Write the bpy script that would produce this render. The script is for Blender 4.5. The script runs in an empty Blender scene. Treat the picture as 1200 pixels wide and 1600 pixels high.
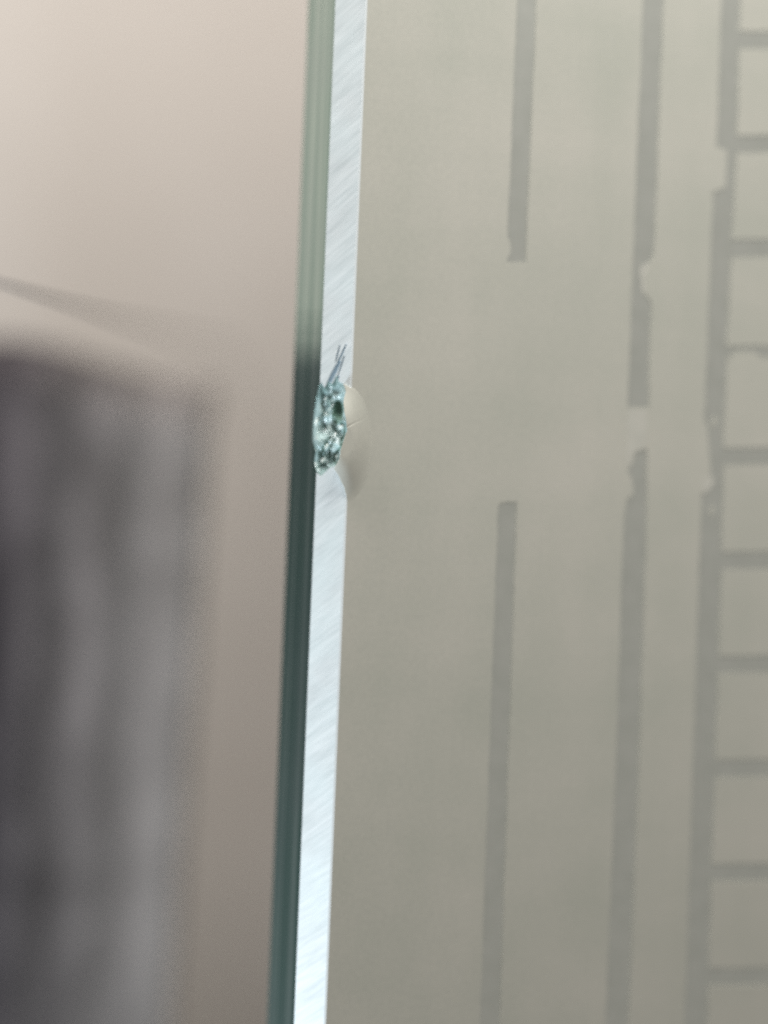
import bpy, bmesh, math, random
from mathutils import Vector, Matrix, noise
from mathutils.geometry import intersect_point_tri_2d

random.seed(7)
MM = 0.001
sc = bpy.context.scene
COL = sc.collection

# ------------------------------------------------------------------ camera
PX = 0.06                 # millimetres per photograph pixel at the glass arris
DIST = 160.0              # camera to arris, mm
ROLL = math.radians(2.32)
R_ = Vector((math.cos(ROLL), 0, math.sin(ROLL)))
U_ = Vector((-math.sin(ROLL), 0, math.cos(ROLL)))
F_ = Vector((0, 1, 0))
CAM = -(F_ * DIST + R_ * (540 - 600) * PX)        # arris at mid height is the origin
cam = bpy.data.cameras.new('camera')
cam.sensor_fit = 'VERTICAL'
cam.sensor_height = 36
cam.lens = 36 * DIST / (1600 * PX)
cam.clip_start = 0.005
cam.clip_end = 20
cam.dof.use_dof = True
cam.dof.focus_distance = (DIST - 3.2) * MM
cam.dof.aperture_fstop = 6.2
co = bpy.data.objects.new('camera', cam)
m = Matrix((( R_.x, U_.x, -F_.x, CAM.x*MM), (R_.y, U_.y, -F_.y, CAM.y*MM), (R_.z, U_.z, -F_.z, CAM.z*MM), (0, 0, 0, 1)))
co.matrix_world = m
COL.objects.link(co)
sc.camera = co

# ------------------------------------------------------------------ light
w = bpy.data.worlds.new('World'); sc.world = w; w.use_nodes = True
bg = w.node_tree.nodes['Background']
bg.inputs[0].default_value = (1.0, 0.97, 0.92, 1); bg.inputs[1].default_value = 0.215

def lamp(name, loc, aim, size, power, col):
    d = bpy.data.lights.new(name, 'AREA'); d.shape = 'DISK'
    d.size = size * MM; d.energy = power; d.color = col
    o = bpy.data.objects.new(name, d); COL.objects.link(o)
    o.location = Vector(loc) * MM
    o.rotation_euler = (Vector(aim) - Vector(loc)).to_track_quat('-Z', 'Y').to_euler()
    return o
lamp('room_lamp', (80, -120, 205), (0, 20, 0), 110, 0.585, (1.0, 0.985, 0.945))
lamp('wall_fill', (-150, -40, 292), (-90, 260, -80), 150, 1.18, (1.0, 0.972, 0.95))  # unseen fill added to brighten the wall
lamp('cool_lamp', (-86, -18, -112), (0, 0, -38), 36, 0.31, (0.80, 0.91, 1.0))

sc.view_settings.view_transform = 'Standard'
sc.view_settings.look = 'None'
sc.view_settings.exposure = 0.0
sc.view_settings.gamma = 1.0
sc.view_settings.use_curve_mapping = False
sc.render.engine = 'CYCLES'
sc.cycles.use_denoising = False
sc.cycles.sample_clamp_direct = 6
sc.cycles.sample_clamp_indirect = 3
sc.cycles.max_bounces = 10
sc.cycles.filter_width = 2.0

# ------------------------------------------------------------------ materials
class NT:
    def __init__(s, name):
        s.m = bpy.data.materials.new(name); s.m.use_nodes = True
        s.t = s.m.node_tree; s.n = s.t.nodes; s.p = s.n['Principled BSDF']
        s.tc = s.n.new('ShaderNodeTexCoord')
    def link(s, a, b): s.t.links.new(a, b)
    def mapping(s, scale, rot=(0, 0, 0)):
        k = s.n.new('ShaderNodeMapping'); k.inputs['Scale'].default_value = scale; k.inputs['Rotation'].default_value = rot
        s.link(s.tc.outputs['Object'], k.inputs['Vector']); return k.outputs[0]
    def noise(s, vec, scale=1, detail=3, rough=0.55):
        k = s.n.new('ShaderNodeTexNoise'); k.inputs['Scale'].default_value = scale
        k.inputs['Detail'].default_value = detail; k.inputs['Roughness'].default_value = rough
        s.link(vec, k.inputs['Vector']); return k.outputs['Fac']
    def ramp(s, fac, stops):
        k = s.n.new('ShaderNodeValToRGB'); e = k.color_ramp.elements
        while len(e) < len(stops): e.new(0.5)
        for el, (p, c) in zip(e, stops): el.position = p; el.color = (*c, 1)
        s.link(fac, k.inputs[0]); return k.outputs[0]
    def mix(s, fac, a, b, mode='MIX'):
        k = s.n.new('ShaderNodeMix'); k.data_type = 'RGBA'; k.blend_type = mode
        for v, i in ((fac, 0), (a, 6), (b, 7)):
            if hasattr(v, 'links') or hasattr(v, 'is_linked'): s.link(v, k.inputs[i])
            else: k.inputs[i].default_value = v if i == 0 else (*v, 1)
        return k.outputs[2]
    def bump(s, h, strength, dist):
        k = s.n.new('ShaderNodeBump'); k.inputs['Strength'].default_value = strength; k.inputs['Distance'].default_value = dist * MM
        s.link(h, k.inputs['Height']); s.link(k.outputs[0], s.p.inputs['Normal'])
    def set(s, **kw):
        names = {'color': 'Base Color', 'rough': 'Roughness', 'metal': 'Metallic', 'ior': 'IOR', 'coat': 'Coat Weight',
                 'coatr': 'Coat Roughness', 'spec': 'Specular IOR Level', 'trans': 'Transmission Weight'}
        for k, v in kw.items():
            i = s.p.inputs[names[k]]
            if hasattr(v, 'is_linked'): s.link(v, i)
            else: i.default_value = (*v, 1) if k == 'color' else v

def mat_coating():
    a = NT('matt_beige_coating')
    v = a.mapping((1, 1, 1))
    cloud = a.mix(0.5, a.noise(v, 70, 3), a.mix(0.5, a.noise(a.mapping((14, 14, 150)), 1, 3), a.noise(a.mapping((150, 150, 16)), 1, 3)))
    c = a.ramp(cloud, [(0.38, (0.455, 0.462, 0.405)), (0.62, (0.530, 0.518, 0.462))])
    grain = a.noise(v, 1900, 2, 0.7)
    c = a.mix(0.10, c, a.ramp(grain, [(0.25, (0.30, 0.30, 0.28)), (0.75, (0.75, 0.71, 0.62))]))
    a.set(color=c, rough=0.62, spec=0.25)
    a.bump(a.noise(v, 1500, 2), 0.15, 0.02)
    return a.m
def mat_residue():
    a = NT('pale_residue')
    c = a.ramp(a.noise(a.mapping((1, 1, 1)), 500, 3), [(0.3, (0.50, 0.495, 0.445)), (0.7, (0.55, 0.54, 0.485))])
    a.set(color=c, rough=0.6)
    return a.m
def mat_groove():
    a = NT('grey_bare_silver')
    v = a.mapping((1, 1, 1))
    c = a.ramp(a.noise(v, 420, 3), [(0.3, (0.675, 0.69, 0.63)), (0.7, (0.74, 0.75, 0.69))])
    a.set(color=c, rough=0.24, metal=0.64, spec=0.3)
    return a.m
def mat_chamfer():
    a = NT('ground_glass')
    def dirs(along, across):
        al = math.radians(37); k = math.sqrt(0.5)
        dv = Vector((math.cos(al) * k, -math.cos(al) * k, math.sin(al))); nv = Vector((-math.sin(al) * k, math.sin(al) * k, math.cos(al)))
        cmb = a.n.new('ShaderNodeCombineXYZ')
        for q, (vec, sc_) in enumerate(((dv, along), (nv, across))):
            d = a.n.new('ShaderNodeVectorMath'); d.operation = 'DOT_PRODUCT'
            a.link(a.tc.outputs['Object'], d.inputs[0]); d.inputs[1].default_value = vec * sc_
            a.link(d.outputs['Value'], cmb.inputs[q])
        return cmb.outputs[0]
    g = a.noise(dirs(300, 3400), 1, 2, 0.6)
    g2 = a.noise(dirs(90, 900), 1, 3, 0.6)
    h = a.mix(0.5, g, g2)
    c = a.ramp(h, [(0.32, (0.44, 0.48, 0.485)), (0.62, (0.60, 0.635, 0.64))])
    c = a.mix(a.ramp(a.noise(a.mapping((1, 1, 1)), 160, 3), [(0.4, (0, 0, 0)), (0.75, (0.35, 0.35, 0.35))]), c, (0.62, 0.72, 0.73))
    a.set(color=c, rough=0.38, spec=0.5)
    a.bump(h, 0.5, 0.04)
    return a.m
def mat_arris():
    a = NT('polished_arris')
    a.set(color=(0.66, 0.70, 0.71), rough=0.3)
    return a.m
def mat_edge():
    a = NT('polished_green_edge')
    v = a.mapping((800, 800, 6))
    st = a.noise(v, 1, 3, 0.6)
    patch = a.noise(a.mapping((110, 110, 80)), 1, 2)
    c = a.ramp(st, [(0.40, (0.19, 0.34, 0.29)), (0.60, (0.50, 0.64, 0.575))])
    c = a.mix(a.ramp(patch, [(0.4, (0, 0, 0)), (0.7, (0.5, 0.5, 0.5))]), c, (0.35, 0.46, 0.43))
    a.set(color=c, rough=0.04, metal=0.89)
    a.bump(st, 0.08, 0.01)
    return a.m
def mat_fracture():
    a = NT('fractured_green_glass')
    v = a.mapping((1, 1, 1))
    c = a.ramp(a.noise(v, 620, 3), [(0.34, (0.19, 0.28, 0.265)), (0.5, (0.32, 0.43, 0.42)), (0.66, (0.47, 0.59, 0.58))])
    a.set(color=c, rough=0.22, spec=0.6, coat=0.3, coatr=0.1)
    a.bump(a.noise(v, 2300, 3), 0.5, 0.12)
    return a.m
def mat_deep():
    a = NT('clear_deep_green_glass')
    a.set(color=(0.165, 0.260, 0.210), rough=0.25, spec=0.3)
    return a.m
def mat_glint_shard():
    a = NT('white_glint_glass')
    a.set(color=(0.86, 0.95, 0.92), rough=0.12, spec=0.7, coat=0.5)  # near-white colour imitates glints on the fracture
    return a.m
def mat_scratch():
    a = NT('clear_scratched_glass')
    a.set(color=(0.20, 0.27, 0.32), rough=0.2)
    return a.m
def mat_crack():
    a = NT('crack_line')
    a.set(color=(0.20, 0.21, 0.18), rough=0.4)
    return a.m
def mat_body():
    a = NT('green_float_glass')
    a.set(color=(0.22, 0.36, 0.31), rough=0.08)
    return a.m
def mat_wall():
    a = NT('beige_plaster')
    v = a.mapping((1, 1, 1))
    c = a.ramp(a.noise(v, 16, 3), [(0.3, (0.570, 0.518, 0.468)), (0.7, (0.605, 0.555, 0.508))])
    a.set(color=c, rough=0.85, spec=0.2)
    a.bump(a.noise(v, 260, 3), 0.3, 0.4)
    return a.m
def mat_cloth():
    a = NT('dark_streaked_cloth')
    st = a.noise(a.mapping((210, 210, 26)), 1, 4, 0.6)
    st2 = a.noise(a.mapping((110, 110, 80)), 1, 3, 0.6)
    # side shading painted in: paler at the right hem, darker to the left
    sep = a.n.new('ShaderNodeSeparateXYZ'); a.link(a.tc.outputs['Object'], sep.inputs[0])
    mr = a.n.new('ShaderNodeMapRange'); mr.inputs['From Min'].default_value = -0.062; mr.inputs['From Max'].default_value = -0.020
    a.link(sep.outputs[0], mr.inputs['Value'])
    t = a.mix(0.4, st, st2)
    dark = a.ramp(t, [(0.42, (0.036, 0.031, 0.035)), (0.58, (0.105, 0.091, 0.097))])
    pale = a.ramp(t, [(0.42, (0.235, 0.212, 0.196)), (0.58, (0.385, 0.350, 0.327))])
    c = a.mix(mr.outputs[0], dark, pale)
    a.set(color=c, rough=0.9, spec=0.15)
    return a.m
M = {f[4:]: globals()[f]() for f in list(globals()) if f.startswith('mat_')}

# ------------------------------------------------------------------ helpers
def obj(name, verts, faces, mat, parent=None, smooth=False):
    me = bpy.data.meshes.new(name)
    me.from_pydata([tuple(c * MM for c in v) for v in verts], [], faces)
    me.materials.append(M[mat]); me.update()
    if smooth:
        for p in me.polygons: p.use_smooth = True
    o = bpy.data.objects.new(name, me); COL.objects.link(o)
    if parent: o.parent = parent
    return o
def tag(o, label, cat):
    o['label'] = label; o['category'] = cat
def ray(px, py):
    return F_ + R_ * ((px - 600) * PX / DIST) + U_ * ((800 - py) * PX / DIST)
def at_depth(px, py, y):                       # the point of a pixel's ray at world depth y, mm
    d = ray(px, py); return CAM + d * ((y - CAM.y) / d.y)

# ------------------------------------------------------------------ setting
def box(x0, x1, y0, y1, z0, z1):
    v = [(x, y, z) for x in (x0, x1) for y in (y0, y1) for z in (z0, z1)]
    return v, [(0, 1, 3, 2), (4, 6, 7, 5), (0, 4, 5, 1), (2, 3, 7, 6), (0, 2, 6, 4), (1, 5, 7, 3)]
v, f = box(-1000, 480, 260, 280, -400, 480)
wall = obj('wall', v, f, 'wall'); wall['kind'] = 'structure'

# ------------------------------------------------------------------ glass pane
TH = math.radians(20)
ux, uy = math.cos(TH), math.sin(TH)
CH = 49 * PX / 0.906          # chamfer width
ED = 50.5 * PX / math.sin(TH) # polished edge width
ZT, ZB, UW = 150.0, -150.0, 100.0
AR = 0.11                     # half width of the arris between face and bevel
K = math.sqrt(0.5)
pane = bpy.data.objects.new('glass_pane', None); COL.objects.link(pane)
pane.rotation_euler = (0, 0, TH)
tag(pane, 'thick pane of green glass, its ground edge chipped, beige front crossed by grey lines', 'glass pane')

def loc_face(px, py):                          # pixel -> (u, z) on the front face
    d = ray(px, py)
    n = Vector((-uy, ux, 0))
    k = -CAM.dot(n) / d.dot(n)
    p = CAM + d * k
    return (p.x * ux + p.y * uy, p.z)
def to_local(p): return Vector((p.x * ux + p.y * uy, -p.x * uy + p.y * ux, p.z))
CL = to_local(CAM)
def project(l):                                # local point -> pixel
    d = Vector((l[0]*ux - l[1]*uy, l[0]*uy + l[1]*ux, l[2])) - CAM
    k = DIST / d.dot(F_)
    return (600 + d.dot(R_) * k / PX, 800 - d.dot(U_) * k / PX)
def prof(s):                                   # distance over the edge -> (u, t)
    if abs(s) < AR:
        f = (s + AR) / (2 * AR); return (-AR * K + (AR + AR * K) * f, AR * K * (1 - f))
    if s >= 0: return (s, 0.0)
    if s >= -CH: return (s * K, -s * K)
    return (-CH * K, CH * K + (-CH - s))

def poly_in(p, poly):
    x, y = p; c = False; j = len(poly) - 1
    for i in range(len(poly)):
        xi, yi = poly[i]; xj, yj = poly[j]
        if (yi > y) != (yj > y) and x < (xj - xi) * (y - yi) / (yj - yi) + xi: c = not c
        j = i
    return c
def seg_dist(p, a, b):
    ax, ay = a; bx, by = b; px, py = p
    dx, dy = bx - ax, by - ay
    t = max(0, min(1, ((px-ax)*dx + (py-ay)*dy) / (dx*dx + dy*dy)))
    return math.hypot(px-ax-t*dx, py-ay-t*dy), t

# --- chip outline, drawn in photograph pixels and carried onto the bevel
CHIP = [(498,606),(502,597),(507,606),(513,595),(519,600),(526,586),(530,597),(537,600),(541,612),(538,628),(540,645),(543,658),(544,674),(539,690),(535,704),
        (533,718),(526,728),(515,731),(508,738),(501,744),(495,738),(491,722),(493,705),(489,688),(489,662),(491,645),(494,625)]
DEEP = [(524,624),(529,625),(534,630),(536,638),(535,648),(532,657),(527,662),(521,662),(517,656),(518,645),(520,633)]
SHELL = [(537,600),(545,604),(556,610),(567,625),(574,645),(579,668),(581,700),(577,735),(566,762),(552,780),(543,790),(541,776),
         (538,762),(531,745),(524,733),(533,718),(535,704),(539,690),(544,674),(543,658),(540,645),(538,628),(541,612)]
GROOVES = [((541,538),(522,580),1.8), ((530,566),(506,615),4.6), ((531,540),(524,566),1.5), ((538,556),(527,590),1.4), ((529,588),(519,613),3.0)]
S0, S1 = -CH - 1.7, 4.2
Z0, Z1 = 0.4, 17.2
STEP = 0.055
ss = [S0 + i * (S1 - S0) / round((S1 - S0) / STEP) for i in range(round((S1 - S0) / STEP) + 1)]
for target in (-CH, -AR, AR):                      # snap grid columns to the two creases
    k = min(range(len(ss)), key=lambda i: abs(ss[i] - target)); ss[k] = target
zs = [Z0 + i * (Z1 - Z0) / round((Z1 - Z0) / STEP) for i in range(round((Z1 - Z0) / STEP) + 1)]
DV = Vector((0.42, 0.907))                     # direction the glass has broken away, (u, t)
rc = random.Random(11)
cells = []
for i in range(34):
    cells.append((rc.uniform(488, 544), rc.uniform(598, 745), rc.uniform(-0.055, 0.055), rc.uniform(-0.045, 0.045), rc.uniform(0.0, 0.2)))
CREV = [([(531,658),(537,668),(537,679),(532,686),(533,696),(527,703),(521,709),(519,717),(524,724)], 2.6),
        ([(514,683),(509,692),(503,703),(498,711)], 1.8), ([(500,628),(505,640),(502,655),(507,668)], 1.3),
        ([(519,612),(513,622),(509,634)], 1.5), ([(517,664),(524,676),(519,690),(513,702),(512,716)], 1.7), ([(497,730),(505,726),(512,730)], 1.6)]
def crevice(p):
    best = (99, 1)
    for line, wd in CREV:
        for i in range(len(line) - 1):
            dd = seg_dist(p, line[i], line[i+1])[0]
            if dd < best[0]: best = (dd, wd)
    return best[0] + 0.7 * noise.noise(Vector((p[0] * 0.2, p[1] * 0.2, 1))), best[1]
RIM = SHELL[1:12]
def edge_dist_open(p, line):
    return min(seg_dist(p, line[i], line[i+1])[0] for i in range(len(line) - 1))
def edge_dist(p, poly):
    return min(seg_dist(p, poly[i], poly[i-1])[0] for i in range(len(poly)))
verts = []; region = []
pix = []
for z in zs:
    for s in ss:
        u, t = prof(s)
        p = project((u, t, z)); pix.append(p)
        h = 0.0
        if 485 < p[0] < 600 and 590 < p[1] < 800:
            if poly_in(p, CHIP):
                e = min(1, edge_dist(p, CHIP) / 9)
                q = max(c[4] + c[2] * (p[0]-c[0]) + c[3] * (p[1]-c[1]) - 0.0030 * ((p[0]-c[0])**2 + 0.55*(p[1]-c[1])**2) for c in cells)
                h = 0.6 * e**0.6 + e * 1.5 * q
                rr = math.hypot(p[0] - 548, (p[1] - 664) * 0.8)
                h += e * 0.035 * math.sin(rr * 1.1 + 2 * noise.noise(Vector((p[0] * 0.06, p[1] * 0.06, 8))))
                cd, cw = crevice(p)
                if cd < cw: h += 0.30 * (1 - cd / cw)
                if poly_in(p, DEEP): h += 0.2 * min(1, edge_dist(p, DEEP) / 5)
                h = max(h, 0.02)
            elif poly_in(p, SHELL):
                # shell mark bulged outward so its upper half shades lighter, its lower half darker
                e = max(0, min(1, (1 - math.hypot((p[0] - 543) / 39, (p[1] - 690) / 96)) / 0.75))
                e = e * e * (3 - 2 * e)
                h = -t / 0.907 - 1.3 * e
                dd, tt = seg_dist(p, (543, 669), (575, 651))
                h += 0.10 * max(0, 1 - dd / 1.6) * (1 - tt)
        for a, b, wd in GROOVES:
            if abs(p[0] - a[0]) < 40 and abs(p[1] - a[1]) < 60:
                dd, tt = seg_dist(p, a, b)
                q = wd * (0.35 + 0.65 * math.sin(math.pi * min(1, 0.12 + tt * 0.88)))
                if dd < q: h = max(h, 0.16 * (1 - (dd / q) ** 2))
        verts.append((u + DV[0] * h, t + DV[1] * h, z))
NS = len(ss)
parts = {'arris': [], 'face': [], 'chamfer': [], 'edge': [], 'chip': [], 'deep': [], 'scratch': []}
for j in range(len(zs) - 1):
    for i in range(NS - 1):
        q = (j*NS+i, (j+1)*NS+i, (j+1)*NS+i+1, j*NS+i+1)
        c = (sum(pix[k][0] for k in q) / 4, sum(pix[k][1] for k in q) / 4)
        s = (ss[i] + ss[i+1]) / 2
        key = 'arris' if abs(s) < AR else 'face' if s > 0 else ('chamfer' if s > -CH else 'edge')
        if 485 < c[0] < 600 and 530 < c[1] < 800:
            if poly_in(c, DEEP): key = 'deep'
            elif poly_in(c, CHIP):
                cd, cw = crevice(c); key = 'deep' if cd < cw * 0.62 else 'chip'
            elif poly_in(c, SHELL): key = 'face'
            else:
                for a, b, wd in GROOVES:
                    dd, tt = seg_dist(c, a, b)
                    if dd < 0.8 * wd * (0.35 + 0.65 * math.sin(math.pi * min(1, 0.12 + tt * 0.88))): key = 'scratch'
        parts[key].append(q)
def sub(faces):
    used = sorted({k for q in faces for k in q}); mp = {k: n for n, k in enumerate(used)}
    return [verts[k] for k in used], [tuple(mp[k] for k in q) for q in faces]

# --- grooves in the face, outlines in photograph pixels
def rag(pts, amp=1.2, step=7):
    out = []
    n = len(pts)
    for i in range(n):
        a, b = pts[i], pts[(i + 1) % n]
        L = math.hypot(b[0]-a[0], b[1]-a[1]); k = max(1, int(L / step))
        for q in range(k):
            f = q / k
            x, y = a[0] + (b[0]-a[0]) * f, a[1] + (b[1]-a[1]) * f
            ax = amp * (noise.noise(Vector((x * 0.021, y * 0.021, 1.7))) + 0.6 * noise.noise(Vector((x * 0.11, y * 0.11, 5.7))) + 0.5 * noise.noise(Vector((x * 0.31, y * 0.31, 3.3))))
            ay = amp * (noise.noise(Vector((x * 0.021, y * 0.021, 9.2))) + 0.6 * noise.noise(Vector((x * 0.11, y * 0.11, 2.2))))
            out.append((x + ax, y + ay))
    return out
def lx(pts, y):                                # piecewise-linear x of a line at height y
    for (y0, x0), (y1, x1) in zip(pts, pts[1:]):
        if y <= y1 or (y1, x1) == pts[-1]:
            return x0 + (x1 - x0) * (y - y0) / (y1 - y0)
L1a = [(-700, 836), (0, 808), (410, 791)]; L1b = [(785, 778), (1600, 749), (2300, 725)]
L2 = [(-700, 1031), (0, 1005), (400, 989), (640, 980), (780, 978), (1600, 946), (2300, 918)]
L3 = [(-700, 1152), (0, 1125), (225, 1119), (540, 1104), (740, 1097), (1600, 1069), (2300, 1046)]
W1, W2, W3 = 31, 34, 33
T_, B_ = -600, 2200
holes = []
holes.append(rag([(lx(L1a,T_),T_), (lx(L1a,370),370), (797,378), (798,392), (791,410), (822,410), (lx(L1a,T_)+W1,T_)]))
holes.append(rag([(778,790), (785,785), (808,785), (lx(L1b,B_)+33,B_), (lx(L1b,B_),B_)][::-1]))
holes.append(rag([(lx(L2,T_),T_), (989,400), (987,470), (980,637), (1014,637), (1016,520), (1019,474), (1010,462), (1008,430), (1019,404), (1022,398), (lx(L2,T_)+W2,T_)]))
holes.append(rag([(1011,701), (993,706), (989,722), (981,735), (989,752), (990,772), (980,780), (975,806), (lx(L2,1200),1200), (lx(L2,B_),B_), (lx(L2,B_)+38,B_), (lx(L2,1200)+37,1200), (1011,800)]))
RUNG = [63 + 162.6 * k for k in range(-4, 14)]
XR = 1480
right = []
for yc in RUNG:
    x = lx(L3, yc) + W3
    hh = 14 if abs(yc - 550.8) > 5 else 10
    right.append((yc, hh, x))
comb = [(lx(L3,T_),T_), (lx(L3,228),228), (1136,236), (1133,292), (1113,300), (lx(L3,420),420), (lx(L3,655),655), (1106,668), (lx(L3,740)+13,742), (lx(L3,760)+12,756), (lx(L3,772),772), (lx(L3,1290),1290), (lx(L3,B_),B_)]
comb.append((lx(L3,B_)+38,B_))
for yc, hh, x in reversed(right):
    comb += [(x + (yc > 800) * 3, yc + hh), (XR, yc + hh - 4), (XR, yc - hh - 4), (x + (yc > 800) * 3, yc - hh)]
comb.append((lx(L3,T_)+W3,T_))
holes.append(rag(comb))

bm = bmesh.new()
def loop(pts):
    vs = [bm.verts.new((p[0], 0, p[1])) for p in pts]
    return [bm.edges.new((vs[i], vs[(i + 1) % len(vs)])) for i in range(len(vs))]
edges = loop([(S1, ZB), (UW, ZB), (UW, ZT), (S1, ZT)])
hole_loops = [[loc_face(*p) for p in h] for h in holes]
for h in hole_loops: edges += loop(h)
bmesh.ops.triangle_fill(bm, use_beauty=True, use_dissolve=False, edges=edges, normal=(0, -1, 0))
bm.verts.index_update()
fv = [tuple(v.co) for v in bm.verts]; ff = [tuple(v.index for v in f.verts) for f in bm.faces]
bm.free()
GD = 0.075                                       # groove depth
for h in hole_loops:
    b = len(fv); n = len(h)
    fv += [(u, 0, z) for u, z in h] + [(u, GD, z) for u, z in h]
    ff += [(b+i, b+(i+1) % n, b+n+(i+1) % n, b+n+i) for i in range(n)]
# the plain strips of face beside the chipped stretch
gv, gf = sub(parts['face'])
b = len(fv); fv += gv; ff += [tuple(k + b for k in q) for q in gf]; smooth_from = len(ff) - len(gf)
for z0, z1 in ((ZB, Z0), (Z1, ZT)):
    b = len(fv); fv += [(AR, 0, z0), (S1, 0, z0), (S1, 0, z1), (AR, 0, z1)]; ff.append((b, b+1, b+2, b+3))
face = obj('front_face', fv, ff, 'coating', pane)
for p in face.data.polygons:
    if smooth_from <= p.index < smooth_from + len(gf): p.use_smooth = True

def strip(name, a, b, mat, extra=None):
    (ua, ta), (ub, tb) = a, b
    v, f = [], []
    for z0, z1 in ((ZB, Z0), (Z1, ZT)):
        k = len(v); v += [(ua, ta, z0), (ub, tb, z0), (ub, tb, z1), (ua, ta, z1)]; f.append((k, k+1, k+2, k+3))
    if extra:
        gv, gf = sub(extra); k = len(v); v += gv; f += [tuple(q + k for q in g) for g in gf]
    return obj(name, v, f, mat, pane)
c0 = prof(-AR); c1 = prof(-CH)
cf = strip('chamfer', c0, c1, 'chamfer', parts['chamfer'])
cf['label'] = 'pale blue ground slope with slanting grinding marks'
ar = strip('arris', (AR, 0), c0, 'arris', parts['arris'])
ef = strip('polished_edge', prof(-CH), prof(-CH - ED), 'edge')
gv, gf = sub(parts['edge'])
# edge: grid stretch plus the rest of its width beside the chip
ev, efc = [tuple(c / MM for c in v.co) for v in ef.data.vertices], [tuple(p.vertices) for p in ef.data.polygons]
k = len(ev); ev += gv; efc += [tuple(q + k for q in g) for g in gf]
k = len(ev); a, b2 = prof(S0), prof(-CH - ED)
ev += [(a[0], a[1], Z0), (b2[0], b2[1], Z0), (b2[0], b2[1], Z1), (a[0], a[1], Z1)]; efc.append((k, k+1, k+2, k+3))
bpy.data.objects.remove(ef)
ef = obj('polished_edge', ev, efc, 'edge', pane)
ef['label'] = 'dark green polished edge face'
cv, cfc = sub(parts['chip'])
chip = obj('chip', cv, cfc, 'fracture', pane); chip['label'] = 'jagged pale green chip broken out of the ground edge'
dv, df = sub(parts['deep'])
deep = obj('chip_hollow', dv, df, 'deep', chip, True)
sv, sf = sub(parts['scratch'])
scr = obj('scratch', sv, sf, 'scratch', pane, True)

# --- body behind: back bevel, back, far side, ends
T1 = CH * K + ED; T2 = T1 + CH * K
out = [(0, 0), (-CH*K, CH*K), (-CH*K, T1), (0, T2), (UW, T2), (UW, 0)]
v = [(u, t, z) for z in (ZB, ZT) for u, t in out]
f = [(2, 3, 9, 8), (3, 4, 10, 9), (4, 5, 11, 10), (5, 4, 3, 2, 1, 0), (6, 7, 8, 9, 10, 11)]
obj('glass_body', v, f, 'body', pane)

# --- groove floors
def floor_quad(name, quad, t):
    o = obj(name, [(u, t, z) for u, z in quad], [(0, 1, 2, 3)], 'groove', pane); return o
def grow(pts, w, y0, y1, pad=6, steps=9):
    v, f = [], []
    for i in range(steps + 1):
        y = y0 + (y1 - y0) * i / steps
        v += [(*loc_face(lx(pts, y) - pad, y),), (*loc_face(lx(pts, y) + w + pad, y),)]
    f = [(2*i, 2*i+1, 2*i+3, 2*i+2) for i in range(steps)]
    return v, f
for pts, w_, y0, y1, dt in ((L1a, W1, T_-10, 416, 0), (L1b, 34, 778, B_+10, 0), (L2, W2, T_-10, 645, 0), (L2, 40, 694, B_+10, 0), (L3, 38, T_-10, B_+10, 0)):
    v, f = grow(pts, w_, y0, y1)
    obj('groove_line', [(u, GD - 0.004, z) for u, z in v], f, 'groove', pane)
for yc, hh, x in right:
    floor_quad('groove_rung', [loc_face(x - 4, yc + 20), loc_face(XR + 6, yc + 18), loc_face(XR + 6, yc - 22), loc_face(x - 4, yc - 20)], GD - 0.009)

# --- flakes of coating left hanging in the grooves
def flake(pts, t=0.02, mat='coating'):
    pts = rag(pts, 1.0, 5); q = [loc_face(*p) for p in pts]; n = len(q)
    v = [(u, t, z) for u, z in q] + [(u, t + 0.05, z) for u, z in q]
    f = [tuple(range(n)), tuple(range(2*n-1, n-1, -1))] + [(i, (i+1) % n, n+(i+1) % n, n+i) for i in range(n)]
    return obj('coating_flake', v, f, mat, pane)
flake([(1097,748),(1112,744),(1116,752),(1106,768),(1098,772)], -0.012, 'residue')
flake([(1110,790),(1117,792),(1116,804),(1109,803)])
flake([(1140,556),(1156,548),(1180,550),(1190,562),(1172,566),(1150,567)])
flake([(982,640),(1008,641),(1010,660),(1007,698),(996,704),(986,712),(984,728),(978,724),(981,690),(980,660)], -0.012, 'residue')
flake([(1000,418),(1018,408),(1020,440),(1016,468),(1004,456)], 0.03, 'residue')
flake([(1112,662),(1118,650),(1122,656),(1118,668)])

# --- white shards added to stand in for bright glints in the chip
def glint_shard(px, py, rx, ry, ang, lift=0.55, seed=0):
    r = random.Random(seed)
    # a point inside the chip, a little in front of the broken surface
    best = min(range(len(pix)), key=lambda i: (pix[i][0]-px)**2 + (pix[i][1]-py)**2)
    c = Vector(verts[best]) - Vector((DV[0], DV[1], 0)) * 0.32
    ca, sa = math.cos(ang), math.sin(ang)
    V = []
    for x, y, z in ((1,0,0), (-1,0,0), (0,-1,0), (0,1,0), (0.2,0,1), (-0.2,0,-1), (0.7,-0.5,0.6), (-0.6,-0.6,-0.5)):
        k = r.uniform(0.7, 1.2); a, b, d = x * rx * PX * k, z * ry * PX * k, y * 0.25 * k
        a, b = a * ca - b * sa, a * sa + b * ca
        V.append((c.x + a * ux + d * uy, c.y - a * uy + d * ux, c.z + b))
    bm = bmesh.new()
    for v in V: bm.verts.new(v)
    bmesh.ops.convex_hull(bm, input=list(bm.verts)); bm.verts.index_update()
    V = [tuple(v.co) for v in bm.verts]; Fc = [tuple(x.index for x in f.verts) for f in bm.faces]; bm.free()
    return obj('glint_shard', V, Fc, 'glint_shard', chip)
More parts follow.
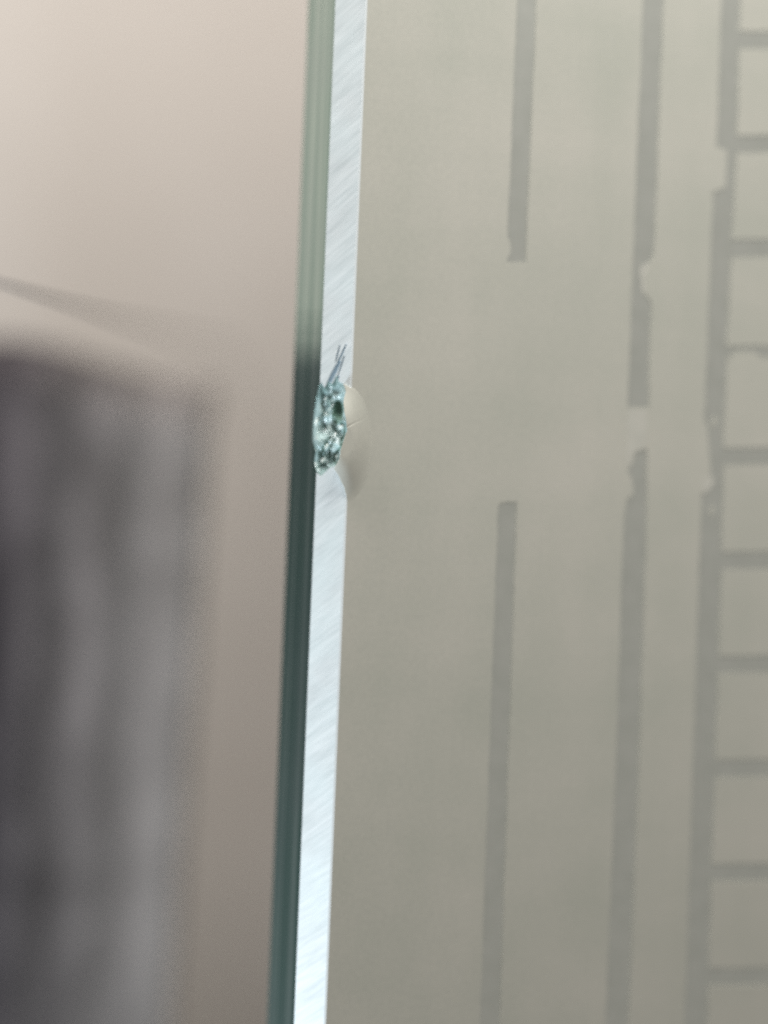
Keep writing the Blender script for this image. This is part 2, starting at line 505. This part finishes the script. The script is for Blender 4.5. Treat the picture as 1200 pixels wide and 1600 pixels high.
for i, a in enumerate([(532,667,4.6,5.0,-0.4), (523,681,3.4,6.5,0.35), (528,690,3.6,7.5,0.4), (504,719,4.6,7,-0.2), (507,622,2.8,6,0.1), (494,660,3.2,8,0.05),
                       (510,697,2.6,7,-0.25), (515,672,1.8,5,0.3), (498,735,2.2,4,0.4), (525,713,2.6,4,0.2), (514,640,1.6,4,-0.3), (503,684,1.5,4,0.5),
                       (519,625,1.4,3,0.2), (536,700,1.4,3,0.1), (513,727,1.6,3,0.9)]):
    glint_shard(*a, seed=i)

# ------------------------------------------------------------------ dark cloth behind on the left
YC = 130.0
rows, colsn = 90, 150
top_r = at_depth(330, 600, YC); bot_r = at_depth(262, 1620, YC)
def cloth_point(a, b, back=0):
    # a: 0 right hem .. 1 far left, b: 0 top .. 1 bottom
    zt_r = top_r.z
    # run along the cloth: straight to the left, then an unseen forward turn, added to darken the edge's reflection
    Ls = 128 * a
    x, y = -Ls, 0.0
    if Ls > 42:
        q = Ls - 42; x = -42 - 13 * (1 - math.exp(-q / 13)); y = -(q - 13 * (1 - math.exp(-q / 13))) 
    top = zt_r + 6.5 * min(1, Ls / 36) + 1.2 * noise.noise(Vector((Ls * 0.05, 0, 4)))
    if Ls > 42: top += 2 * min(1, (Ls - 42) / 20)
    z = top + (-260 - top) * b
    k = (zt_r - z) / (zt_r - bot_r.z)
    x0 = top_r.x + (bot_r.x - top_r.x) * k
    fold = 1.4 * math.sin(Ls * 0.5 + 0.6 * noise.noise(Vector((Ls * 0.03, z * 0.02, 0)))) + 3 * noise.noise(Vector((Ls * 0.09, z * 0.012, 2.2)))
    roll = 7 * (1 - min(1, (top - z) / 9)) ** 2 + 0.8 * (1 - min(1, Ls / 7)) ** 2
    bow = -Ls * 0.0
    n = Vector((0, -1, 0)) if Ls < 42 else Vector((0.8, -0.6, 0))
    fold *= 0.25 + 0.75 * min(1, Ls / 25)
    p = Vector((x0 + x, YC + y, z)) + n * (fold - roll)
    if back: p -= n * 4
    return tuple(p)
v, f = [], []
for bk in (0, 1):
    for j in range(rows + 1):
        for i in range(colsn + 1): v.append(cloth_point(i / colsn, (j / rows) ** 1.3, bk))
W = colsn + 1; H = (rows + 1) * W
for j in range(rows):
    for i in range(colsn):
        q = (j*W+i, j*W+i+1, (j+1)*W+i+1, (j+1)*W+i)
        f.append(q); f.append(tuple(H + k for k in reversed(q)))
for i in range(colsn):
    f.append((i+1, i, H+i, H+i+1)); e = rows*W; f.append((e+i, e+i+1, H+e+i+1, H+e+i))
for j in range(rows):
    f.append((j*W, (j+1)*W, H+(j+1)*W, H+j*W)); e = colsn; f.append(((j+1)*W+e, j*W+e, H+j*W+e, H+(j+1)*W+e))
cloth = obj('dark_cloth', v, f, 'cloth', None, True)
tag(cloth, 'blurred dark brown cloth with vertical streaks, lower left behind the glass edge', 'cloth')

# thin cord sagging in front of the wall above the cloth
def tube(path, rad, n=10):
    v, f = [], []
    for i, p in enumerate(path):
        d = (Vector(path[min(i+1, len(path)-1)]) - Vector(path[max(i-1, 0)])).normalized()
        a = d.cross(Vector((0, 1, 0))).normalized(); b = d.cross(a)
        r = rad(i / (len(path) - 1))
        for k in range(n):
            t = 2 * math.pi * k / n; v.append(tuple(Vector(p) + a * math.cos(t) * r + b * math.sin(t) * r))
    for i in range(len(path) - 1):
        for k in range(n): f.append((i*n+k, i*n+(k+1) % n, (i+1)*n+(k+1) % n, (i+1)*n+k))
    f.append(tuple(range(n))[::-1]); f.append(tuple(range((len(path)-1)*n, len(path)*n)))
    return v, f
path = []
for i in range(41):
    t = i / 40; px = -600 + 960 * t
    py = 442 + 0.30 * px - (px > 0) * 0.00002 * px * px
    path.append(at_depth(px, py, 18 + 243 * t ** 7))
v, f = tube(path, lambda t: 0.30)
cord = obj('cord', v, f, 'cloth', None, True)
tag(cord, 'thin blurred brown cord sloping down across the wall above the dark cloth', 'cord')
